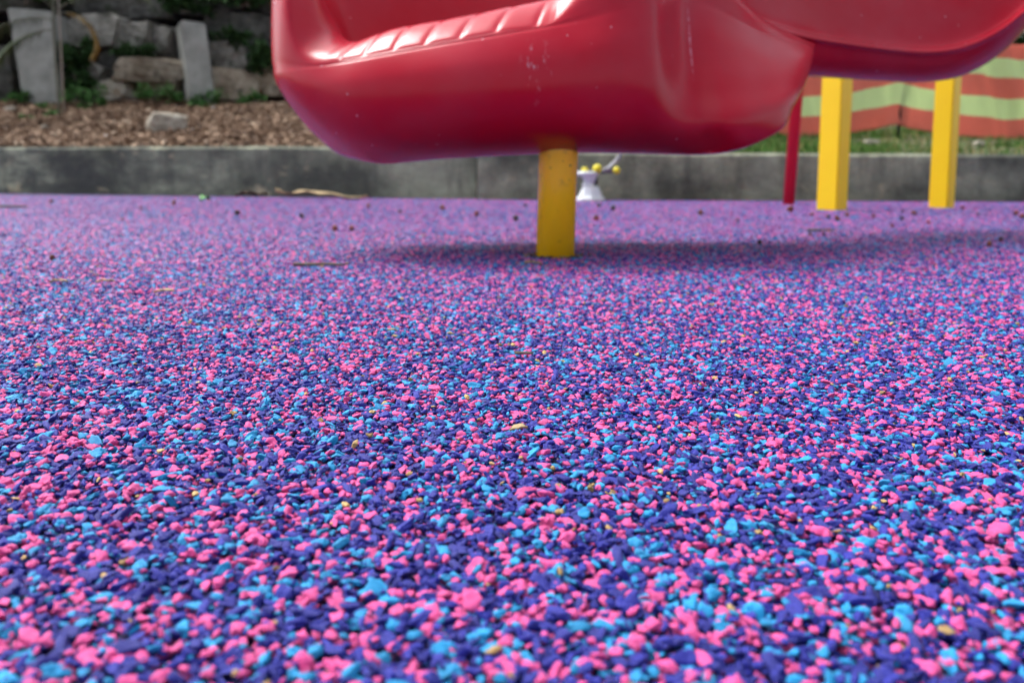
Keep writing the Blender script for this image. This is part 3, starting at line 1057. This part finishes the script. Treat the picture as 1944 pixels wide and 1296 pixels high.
def catmull(pts, n, closed):
    """pts (K, D, 3): interpolate along axis 0, centripetal, n samples per segment; returns dense array"""
    K = pts.shape[0]
    segs = K if closed else K - 1
    out = []
    for s in range(segs):
        if closed:
            p0, p1, p2, p3 = pts[(s - 1) % K], pts[s], pts[(s + 1) % K], pts[(s + 2) % K]
        else:
            p1, p2 = pts[s], pts[s + 1]
            p0 = pts[s - 1] if s > 0 else 2 * p1 - p2
            p3 = pts[s + 2] if s + 2 < K else 2 * p2 - p1
        e = 1e-5
        t1 = np.linalg.norm(p1 - p0, axis=-1, keepdims=True) ** .5 + e
        t2 = t1 + np.linalg.norm(p2 - p1, axis=-1, keepdims=True) ** .5 + e
        t3 = t2 + np.linalg.norm(p3 - p2, axis=-1, keepdims=True) ** .5 + e
        for k_ in range(n):
            t = t1 + (t2 - t1) * (k_ / n)
            A1 = (t1 - t) / t1 * p0 + t / t1 * p1
            A2 = (t2 - t) / (t2 - t1) * p1 + (t - t1) / (t2 - t1) * p2
            A3 = (t3 - t) / (t3 - t2) * p2 + (t - t2) / (t3 - t2) * p3
            B1 = (t2 - t) / t2 * A1 + t / t2 * A2
            B2 = (t3 - t) / (t3 - t1) * A2 + (t - t1) / (t3 - t1) * A3
            out.append((t2 - t) / (t2 - t1) * B1 + (t - t1) / (t2 - t1) * B2)
    if not closed:
        out.append(pts[-1])
    return np.array(out)


def grid_normals(G, closed_u, closed_v):
    du = np.roll(G, -1, 0) - np.roll(G, 1, 0)
    if not closed_u: du[0], du[-1] = G[1] - G[0], G[-1] - G[-2]
    dv = np.roll(G, -1, 1) - np.roll(G, 1, 1)
    if not closed_v: dv[:, 0], dv[:, -1] = G[:, 1] - G[:, 0], G[:, -1] - G[:, -2]
    n = np.cross(du, dv)
    return n / (np.linalg.norm(n, axis=-1, keepdims=True) + 1e-12)


def grid_mesh(name, G, closed_u, closed_v, mat, cap_v=False, cap_u=False):
    nu, nv = G.shape[:2]
    v = G.reshape(-1, 3)
    f = []
    for i in range(nu if closed_u else nu - 1):
        i2 = (i + 1) % nu
        for j in range(nv if closed_v else nv - 1):
            j2 = (j + 1) % nv
            f.append((i * nv + j, i2 * nv + j, i2 * nv + j2, i * nv + j2))
    if cap_v:
        f.append(tuple(i * nv for i in range(nu))[::-1]); f.append(tuple(i * nv + nv - 1 for i in range(nu)))
    if cap_u:
        f.append(tuple(range(nv))); f.append(tuple((nu - 1) * nv + j for j in range(nv))[::-1])
    me = mesh(name, v, f, mat)
    bm = bmesh.new(); bm.from_mesh(me)
    bmesh.ops.recalc_face_normals(bm, faces=bm.faces)
    bm.to_mesh(me); bm.free()
    return me


#   columns round the trough; rows 2 inner wall, 3 lip top, 4 lip outer edge, 5 seam, 6..8 outer wall, 9 bottom turn
cols = [
    [(605, -20, 1.42), (572, -90, 1.41), (535, -100, 1.38), (520, 128, 1.37), (531, 165, 1.365), (557, 207, 1.365), (594, 252, 1.37), (655, 297, 1.38)],
    [(630, 30, 1.36), (588, -30, 1.33), (546, -36, 1.285), (532, 129, 1.27), (548, 168, 1.265), (580, 213, 1.265), (622, 259, 1.275), (684, 305, 1.295)],
    [(652, 72, 1.305), (614, 66, 1.27), (574, 92, 1.215), (580, 126, 1.20), (592, 167, 1.195), (622, 217, 1.195), (665, 268, 1.205), (722, 311, 1.235)],
    [(690, 90, 1.27), (662, 84, 1.225), (640, 112, 1.165), (640, 119, 1.16), (648, 162, 1.15), (670, 215, 1.15), (708, 267, 1.16), (764, 308, 1.19)],
    [(752, 76, 1.26), (745, 60, 1.20), (730, 98, 1.135), (730, 103, 1.13), (735, 150, 1.12), (748, 206, 1.12), (780, 260, 1.13), (822, 302, 1.165)],
    [(862, 56, 1.25), (856, 40, 1.19), (840, 78, 1.12), (840, 83, 1.115), (842, 135, 1.10), (850, 200, 1.10), (868, 257, 1.115), (900, 298, 1.155)],
    [(972, 36, 1.25), (962, 19, 1.185), (945, 60, 1.115), (945, 65, 1.11), (945, 125, 1.095), (950, 195, 1.095), (960, 253, 1.11), (980, 294, 1.15)],
    [(1062, 14, 1.25), (1052, -3, 1.19), (1042, 43, 1.12), (1042, 48, 1.115), (1040, 115, 1.10), (1040, 190, 1.10), (1045, 251, 1.115), (1060, 291, 1.155)],
    [(1135, -60, 1.27), (1120, -72, 1.21), (1103, -10, 1.14), (1110, 34, 1.125), (1115, 105, 1.11), (1115, 185, 1.11), (1118, 249, 1.12), (1130, 290, 1.16)],
    [(1195, -135, 1.29), (1182, -148, 1.24), (1172, -100, 1.165), (1175, 16, 1.14), (1178, 95, 1.13), (1180, 180, 1.13), (1185, 246, 1.14), (1195, 290, 1.17)],
    [(1262, -170, 1.31), (1252, -182, 1.27), (1240, -150, 1.21), (1236, 0, 1.175), (1238, 90, 1.162), (1242, 175, 1.155), (1250, 242, 1.16), (1260, 290, 1.185)],
    [(1318, -120, 1.42), (1310, -140, 1.40), (1302, -120, 1.35), (1298, -10, 1.315), (1302, 80, 1.298), (1312, 165, 1.262), (1326, 237, 1.218), (1334, 289, 1.210)],
    [(1382, -10, 1.42), (1374, -34, 1.39), (1366, -28, 1.36), (1362, 15, 1.345), (1366, 85, 1.305), (1374, 168, 1.250), (1384, 233, 1.205), (1390, 284, 1.205)],
    [(1460, 62, 1.53), (1456, 40, 1.50), (1452, 44, 1.465), (1451, 62, 1.44), (1454, 105, 1.385), (1456, 165, 1.325), (1452, 222, 1.275), (1440, 270, 1.265)],
    [(1546, 105, 1.625), (1548, 84, 1.61), (1547, 86, 1.58), (1546, 98, 1.56), (1543, 115, 1.525), (1533, 150, 1.465), (1509, 200, 1.385), (1472, 252, 1.32)],
]
# barrel the outer wall: upper part leans back, lower part turns under early
BARREL = [.02, -.004, .012, .012, .002, 0.0, .016, .060]
for ci, c in enumerate(cols):
    fac = (.30, .40, .65)[ci] if ci < 3 else 1.0 if ci < 12 else (.6, .35, .15)[ci - 12]
    for ri in range(8):
        q = c[ri]; c[ri] = (q[0], q[1], q[2] + BARREL[ri] * fac)
    sh = max(0.0, 1.31 - min(q[2] for q in c)) * 0.42           # the shell overhangs its post only a little
    for ri in range(8):
        q = c[ri]; c[ri] = (q[0], q[1], q[2] + sh)
CEN = at(1050, 300, 1.40)
nearc = [[np.array(at(*q)) for q in c] for c in cols]


def back_col(X, Y, zr):
    d = Vector((CEN.x - X, CEN.y - Y, 0)).normalized()
    pr = [(0.045, zr - .07), (0.028, zr), (0.004, zr - .004), (0, zr - .10), (.003, zr * .55 + .06), (.012, .27), (.035, .205), (.085, .168)]
    return [np.array((X + d.x * t, Y + d.y * t, z)) for t, z in pr]


backc = [back_col(.47, 1.66, .44), back_col(.26, 1.68, .55), back_col(.0, 1.67, .56), back_col(-.22, 1.61, .56), back_col(-.345, 1.51, .52)]
allc = nearc + backc
full = []
for c in allc:
    a2, a9 = c[0], c[-1]
    def lerp_c(p, t, z):
        return np.array((CEN.x + (p[0] - CEN.x) * t, CEN.y + (p[1] - CEN.y) * t, z))
    full.append([lerp_c(a2, .15, .200), lerp_c(a2, .72, .212)] + c + [lerp_c(a9, .70, max(a9[2] + .003, .158)), lerp_c(a9, .15, .164)])
CAGE = np.array(full)                      # (U, V, 3)
SU, SV = 30, 9
dense_v = catmull(CAGE.transpose(1, 0, 2), SV, False)      # (V', U, 3)
G = catmull(dense_v.transpose(1, 0, 2), SU, True)          # (U', V', 3)
Nn = grid_normals(G, True, False)
if Nn[6 * SU, 7 * SV].dot(np.array((0, -1, 0))) < 0: Nn = -Nn
nu, nv = G.shape[:2]
# moulded grip ribs on the lip
gx = [590, 646, 692, 748, 807, 872, 940, 1015, 1090]
colpx = [c[2][0] for c in cols]
for i in range(nu):
    uc = i / SU
    if not 2.2 < uc < 8.2: continue
    for j in range(int(2.3 * SV), 5 * SV + 1):
        vr = j / SV
        lean = (4.0 - vr) * 8 + max(0.0, 4.0 - vr) ** 2 * 16
        px = np.interp(uc, range(len(colpx)), colpx) - lean * 0.6
        if px < gx[1] or px > gx[-2]:
            edge = 0
            if px < gx[1] - 26 or px > gx[-2] + 34: continue
        kx = np.searchsorted(gx, px) - 1
        if kx < 0 or kx >= len(gx) - 1: continue
        fr = (px - gx[kx]) / (gx[kx + 1] - gx[kx])
        b = 1 - abs(2 * fr - 1) ** 6
        wv = max(0.0, min(1.0, (vr - 2.3) / .6)) * max(0.0, min(1.0, (4.35 - vr) / .5))
        amp = .0026
        if kx == 0: amp *= max(0, (fr - .5) * 2)
        if kx == len(gx) - 2: amp *= max(0, 1 - fr * 2)
        G[i, j] += Nn[i, j] * (b - .15) * amp * wv
# parting seam: a fine groove
for i in range(nu):
    if 0 <= i / SU <= 14:
        G[i, 5 * SV] -= Nn[i, 5 * SV] * .0011
off = np.array((pf.x, pf.y, 0))
trough = link('trough', grid_mesh('trough', G - off, True, False, MAT_RED, cap_v=True), slide)
# material coordinates follow the world: the object sits at the post foot

# upper channel
UP = [  # px, ridge y, bottom y, depth
    (1350, -60, 120, 1.40), (1382, 0, 128, 1.43), (1425, 36, 136, 1.475), (1490, 58, 142, 1.535), (1550, 72, 147, 1.59), (1620, 83, 151, 1.64), (1700, 93, 155, 1.68),
    (1765, 97, 156, 1.70), (1820, 90, 146, 1.715), (1870, 72, 122, 1.73), (1910, 48, 92, 1.74), (1948, 16, 54, 1.75), (2000, -40, 0, 1.76), (2070, -130, -80, 1.77),
    (2160, -260, -200, 1.79), (2260, -420, -350, 1.82), (2360, -600, -520, 1.86)]
rows = []
for (px, yr, yb, D) in UP:
    r1 = [at(px, yr - 200, D + .085), at(px, yr - 100, D + .048), at(px, yr - 11, D + .020), at(px, yr - 4, D + .000), at(px, yr + 3, D - .008), at(px, yr + 11, D + .004),
          at(px, yr + .50 * (yb - yr), D + .018), at(px, yb - .16 * (yb - yr), D + .050)]
    zb = at(px, yb, D + .11).z
    xb = at(px, yb, D + .11).x
    zr = r1[0].z
    r1 += [Vector((xb, D + .11, zb)), Vector((xb, D + .25, zb + .035)), Vector((xb, D + .37, zb + .09)), Vector((xb, D + .43, zr - .05)), Vector((xb, D + .425, zr)),
           Vector((xb, D + .40, zr - .03)), Vector((xb, D + .33, zb + .10)), Vector((xb, D + .22, zb + .06)), Vector((xb, D + .16, zb + .10)), Vector((r1[0].x, D + .12, zr - .03))]
    rows.append([np.array(q) for q in r1])
A = np.array(rows)
dv_ = catmull(A.transpose(1, 0, 2), 7, True)
G2 = catmull(dv_.transpose(1, 0, 2), 8, False)
link('upper_chute', grid_mesh('upper_chute', G2 - off, False, True, MAT_RED, cap_u=True), slide)

# support post, very slightly out of plumb
v, f = lathe([(.0300, -.03), (.0300, .16), (.0300, .20)], 48)
po = link('support_post', mesh('support_post', v, f, MAT_POST), slide)
po.rotation_euler = (0, R(1.2), 0)
v, f = lathe([(.045, .150), (.046, .156), (.046, .166), (.030, .172)], 32)
# bolts under the wing
for (px, py, Y) in ((1598, 56, 1.665),):
    q = at(px, py, Y) - Vector(off)
    v, f = lathe([(.0035, 0), (.0035, .003), (.002, .0045)], 10)
    link('bolt', mesh('bolt', v, f, MAT_PURPLE), slide, q, (R(82), 0, 0))

# ------------------------------------------------------------------ small white play pedestal
T = on_floor(1121, 381)
S = T.y / FPX
toy = empty('play_pedestal', (T.x, T.y, 0))
tag(toy, 'small white pedestal with yellow balls and curved grey bar near the kerb', 'play equipment')
v, f = lathe([(27 * S, 0), (27 * S, 4 * S), (22 * S, 10 * S), (18 * S, 20 * S), (14 * S, 27 * S)], 8)
link('base', mesh('base', v, f, MAT_WHITE, False), toy)
v, f = lathe([(10.5 * S, 26 * S), (11 * S, 27 * S), (11 * S, 33 * S), (9 * S, 34 * S)], 24)
link('collar', mesh('collar', v, f, MAT_WHITE), toy, (-5 * S, 0, 0))
v, f = lathe([(9 * S, 33 * S), (12 * S, 40 * S), (15 * S, 47 * S)], 24)
link('cup', mesh('cup', v, f, MAT_WHITE), toy, (-3 * S, 0, 0))
v, f = lathe([(15 * S, 46 * S), (21 * S, 48 * S), (22 * S, 52 * S), (20 * S, 55 * S), (12 * S, 53 * S)], 28)
link('tray', mesh('tray', v, f, MAT_WHITE), toy, (-7 * S, 0, 0))


def ball(x, y, z, r):
    pr = [(r * math.sin(math.pi * i / 12) + 1e-5, -r * math.cos(math.pi * i / 12)) for i in range(13)]
    v, f = lathe(pr, 20)
    link('ball', mesh('ball', v, f, MAT_BALL), toy, (x, y, z))


ball(-12 * S, -4 * S, 57 * S, 6.5 * S)
ball(11 * S, -10 * S, 60 * S, 8.5 * S)
ball(48 * S, -4 * S, 57 * S, 7 * S)
v, f = tube([(10 * S, 0, 54 * S), (28 * S, 0, 55 * S), (45 * S, -3 * S, 56 * S)], 3.2 * S, 8)
link('crossbar', mesh('crossbar', v, f, MAT_PURPLE), toy)
v, f = tube([(24 * S, 2 * S, 57 * S), (34 * S, 2 * S, 62 * S), (45 * S, 2 * S, 72 * S), (54 * S, 2 * S, 84 * S), (60 * S, 2 * S, 98 * S), (62 * S, 2 * S, 112 * S), (58 * S, 2 * S, 124 * S)], 3.4 * S, 10)
link('curved_bar', mesh('curved_bar', v, f, MAT_GREYM), toy)
bm = bmesh.new(); bmesh.ops.create_cube(bm, size=1.0)
for vv in bm.verts: vv.co = Vector((vv.co.x * 9 * S + 9 * S, vv.co.y * 8 * S + 4 * S, vv.co.z * 16 * S + 38 * S))
bmesh.ops.bevel(bm, geom=bm.edges[:], offset=1.2 * S, segments=2, affect='EDGES')
link('bracket', bm_mesh('bracket', bm, MAT_BLACK), toy)

# ------------------------------------------------------------------ litter on the floor


def curved_leaf(name, L, W, mat, seed, bend=.3):
    r = random.Random(seed)
    v, f = [], []
    n = 9
    for i in range(n):
        t = i / (n - 1)
        w = W * (math.sin(math.pi * min(1, t * .97 + .02)) ** .7) * r.uniform(.85, 1.1)
        z = bend * L * .25 * math.sin(math.pi * t) + r.uniform(0, .05) * L
        for s in (-1, 0, 1):
            v.append(((t - .5) * L, s * w / 2, z + abs(s) * W * .25 * r.uniform(.5, 1.2)))
    for i in range(n - 1):
        for j in range(2):
            f.append((i * 3 + j, i * 3 + j + 1, i * 3 + j + 4, i * 3 + j + 3))
    me = mesh(name, v, f, mat)
    return me


def litter(name, me, px, py, rz, label, cat, group=None, z=.0035):
    p = on_floor(px, py, z)
    o = link(name, me, None, p, (random.uniform(-.1, .1), random.uniform(-.1, .1), rz))
    s = o.modifiers.new('thick', 'SOLIDIFY'); s.thickness = .0008
    return tag(o, label, cat, group)


def twig(px, py, Lpx, rz, label, seed, rad=.0016, mat=None):
    p = on_floor(px, py, .004)
    s = p.y / FPX
    L = Lpx * s / max(.3, abs(math.cos(rz)))
    r = random.Random(seed)
    pts = [((t - .5) * L, r.uniform(-1, 1) * L * .03, r.uniform(0, 1) * L * .012) for t in (0, .2, .4, .6, .8, 1)]
    v, f = tube(pts, [rad, rad * 1.1, rad, rad * .9, rad * .8, rad * .4], 7)
    a, b = Vector(pts[3]), Vector(pts[3]) + Vector((L * .14, L * .07, .001))
    v2, f2 = tube([a, b], [rad * .6, rad * .3], 5)
    f = f + [tuple(i + len(v) for i in q) for q in f2]
    tag(link('twig', mesh('twig', list(v) + list(v2), f, mat or MAT_TWIG), None, p, (0, 0, rz)), label, 'twig')


twig(610, 502, 105, R(3), 'long dark twig on the floor left of the round post', 1, .0022)
twig(995, 670, 36, R(-4), 'short brown twig lying on the granules in the middle', 2, .0011)
twig(1560, 437, 56, R(2), 'thin dark twig on the floor before the square posts', 3, .0025)
twig(25, 392, 56, R(2), 'thin dark twig on the floor at the left edge', 4, .004)
for i, (px, py, w) in enumerate([(112, 537, 46), (200, 537, 46), (312, 556, 48)]):
    s = on_floor(px, py).y / FPX
    litter('dry_leaf', curved_leaf('dry_leaf', w * s * .8, w * s * .25, MAT_SAND, 10 + i), px, py, R(-8 + 6 * i),
           ['curled tan leaf scrap at the far left of the floor', 'curled tan leaf scrap between two others on the left floor', 'curled tan leaf scrap nearest the camera on the left floor'][i], 'leaf', 'tan leaf scraps on the floor')
s = on_floor(745, 629).y / FPX
litter('leaf_scrap', curved_leaf('leaf_scrap', 20 * s, 9 * s, MAT_SAND, 21), 745, 629, R(20), 'tiny yellowish leaf scrap on the granules left of centre', 'leaf scrap')
s = on_floor(985, 816).y / FPX
litter('leaf_scrap', curved_leaf('leaf_scrap', 36 * s, 20 * s, MAT_SAND, 22, .1), 985, 816, R(15), 'pale flat leaf scrap on the granules in the foreground', 'leaf scrap')
s = on_floor(390, 383).y / FPX
litter('green_leaf', curved_leaf('green_leaf', 20 * s, 26 * s, MAT_GLEAF, 23, .9), 390, 383, R(50), 'single fresh green leaf on the floor near the kerb', 'leaf')
s = on_floor(1040, 488).y / FPX
litter('leaf_scrap', curved_leaf('leaf_scrap', 30 * s, 12 * s, MAT_SAND, 24, .2), 1012, 502, R(5), 'tan leaf scrap at the foot of the round yellow post', 'leaf scrap')
# long strips of bark at the kerb foot
s = on_floor(620, 376).y / FPX
litter('bark_strip', curved_leaf('bark_strip', 170 * s, 26 * s, MAT_SAND, 25, .03), 610, 377, R(-5), 'long pale curled bark strip at the foot of the dark kerb', 'bark')
litter('bark_strip', curved_leaf('bark_strip', 60 * s, 26 * s, MAT_DLEAF, 26, .12), 478, 374, R(4), 'dark curled bark strip left of the pale one at the kerb', 'bark')

# berries and seeds
bpts = [(1541, 410, 0), (1572, 414, 1), (1590, 419, 0), (1658, 413, 0), (1712, 417, 1), (1735, 408, 0), (1694, 431, 0), (1538, 448, 0), (1564, 447, 1), (1442, 464, 1),
        (1608, 411, 0), (1714, 402, 1), (1827, 397, 0), (1856, 408, 0), (1941, 415, 0), (1929, 408, 0), (1100, 393, 0), (1137, 393, 1), (1164, 399, 1), (998, 392, 1),
        (979, 419, 1), (1132, 418, 0), (98, 385, 0), (268, 397, 0), (330, 389, 0), (331, 384, 0), (450, 408, 1), (636, 438, 0), (668, 438, 0), (100, 494, 0), (1762, 424, 0),
        (1878, 468, 0), (1900, 458, 1), (1500, 402, 0), (760, 404, 1), (840, 398, 0), (905, 410, 0), (700, 394, 0), (573, 414, 1), (232, 418, 0), (1400, 420, 1), (1330, 408, 0)]
br = random.Random(77)
bmeshes = []
for c in range(2):
    bm = bmesh.new(); bmesh.ops.create_icosphere(bm, subdivisions=2, radius=1)
    for vv in bm.verts: vv.co *= 1 + .25 * noise.noise(vv.co * 1.6 + Vector((c * 5, 0, 0)))
    bmeshes.append(bm_mesh('berry', bm, [MAT_BERRY, MAT_BERRYD][c], True))
for px, py, c in bpts:
    p = on_floor(px, py)
    r_ = br.choice((br.uniform(4.0, 7.0), br.uniform(7.0, 11.0))) * .5 * min(p.y, 2.9) / FPX * 1.15
    p.z = r_ * .7 + .001
    o = link('berry', bmeshes[c], None, p, (br.uniform(0, 3), br.uniform(0, 3), br.uniform(0, 3)))
    o.scale = (r_ * br.uniform(.9, 1.4), r_, r_ * .8)
    tag(o, ['small reddish brown berry fallen on the purple rubber floor', 'small blackish berry fallen on the purple rubber floor'][c], 'berry',
        ['reddish brown berries on the floor', 'blackish berries on the floor'][c])

# soil and crumbs gathered round the post foot
sp_ = Soup()
cr = random.Random(91)
for _ in range(90):
    a = cr.uniform(0, 6.283); d = .031 + abs(cr.gauss(0, .010))
    L = cr.uniform(.0008, .0026)
    Mx = Matrix.Rotation(cr.uniform(0, 6.28), 3, 'Z') @ Matrix.Rotation(cr.gauss(0, .4), 3, 'X')
    c0 = Vector((pf.x + math.cos(a) * d, pf.y + math.sin(a) * d, .0022 + L * .3))
    vs_ = [Mx @ Vector((sx * L * cr.uniform(.6, 1), sy * L * cr.uniform(.4, .8), zz * L * .5)) + c0 for zz in (-1, 1) for sx, sy in ((-1, -1), (1, -1), (1, 1), (-1, 1))]
    sp_.add(vs_, BOXF, min(.9, max(0, cr.gauss(.35, .25))))
tag(link('soil_crumbs', sp_.mesh('soil_crumbs', MAT_CHIP)), 'brown soil crumbs gathered round the foot of the round post', 'soil', kind='stuff')
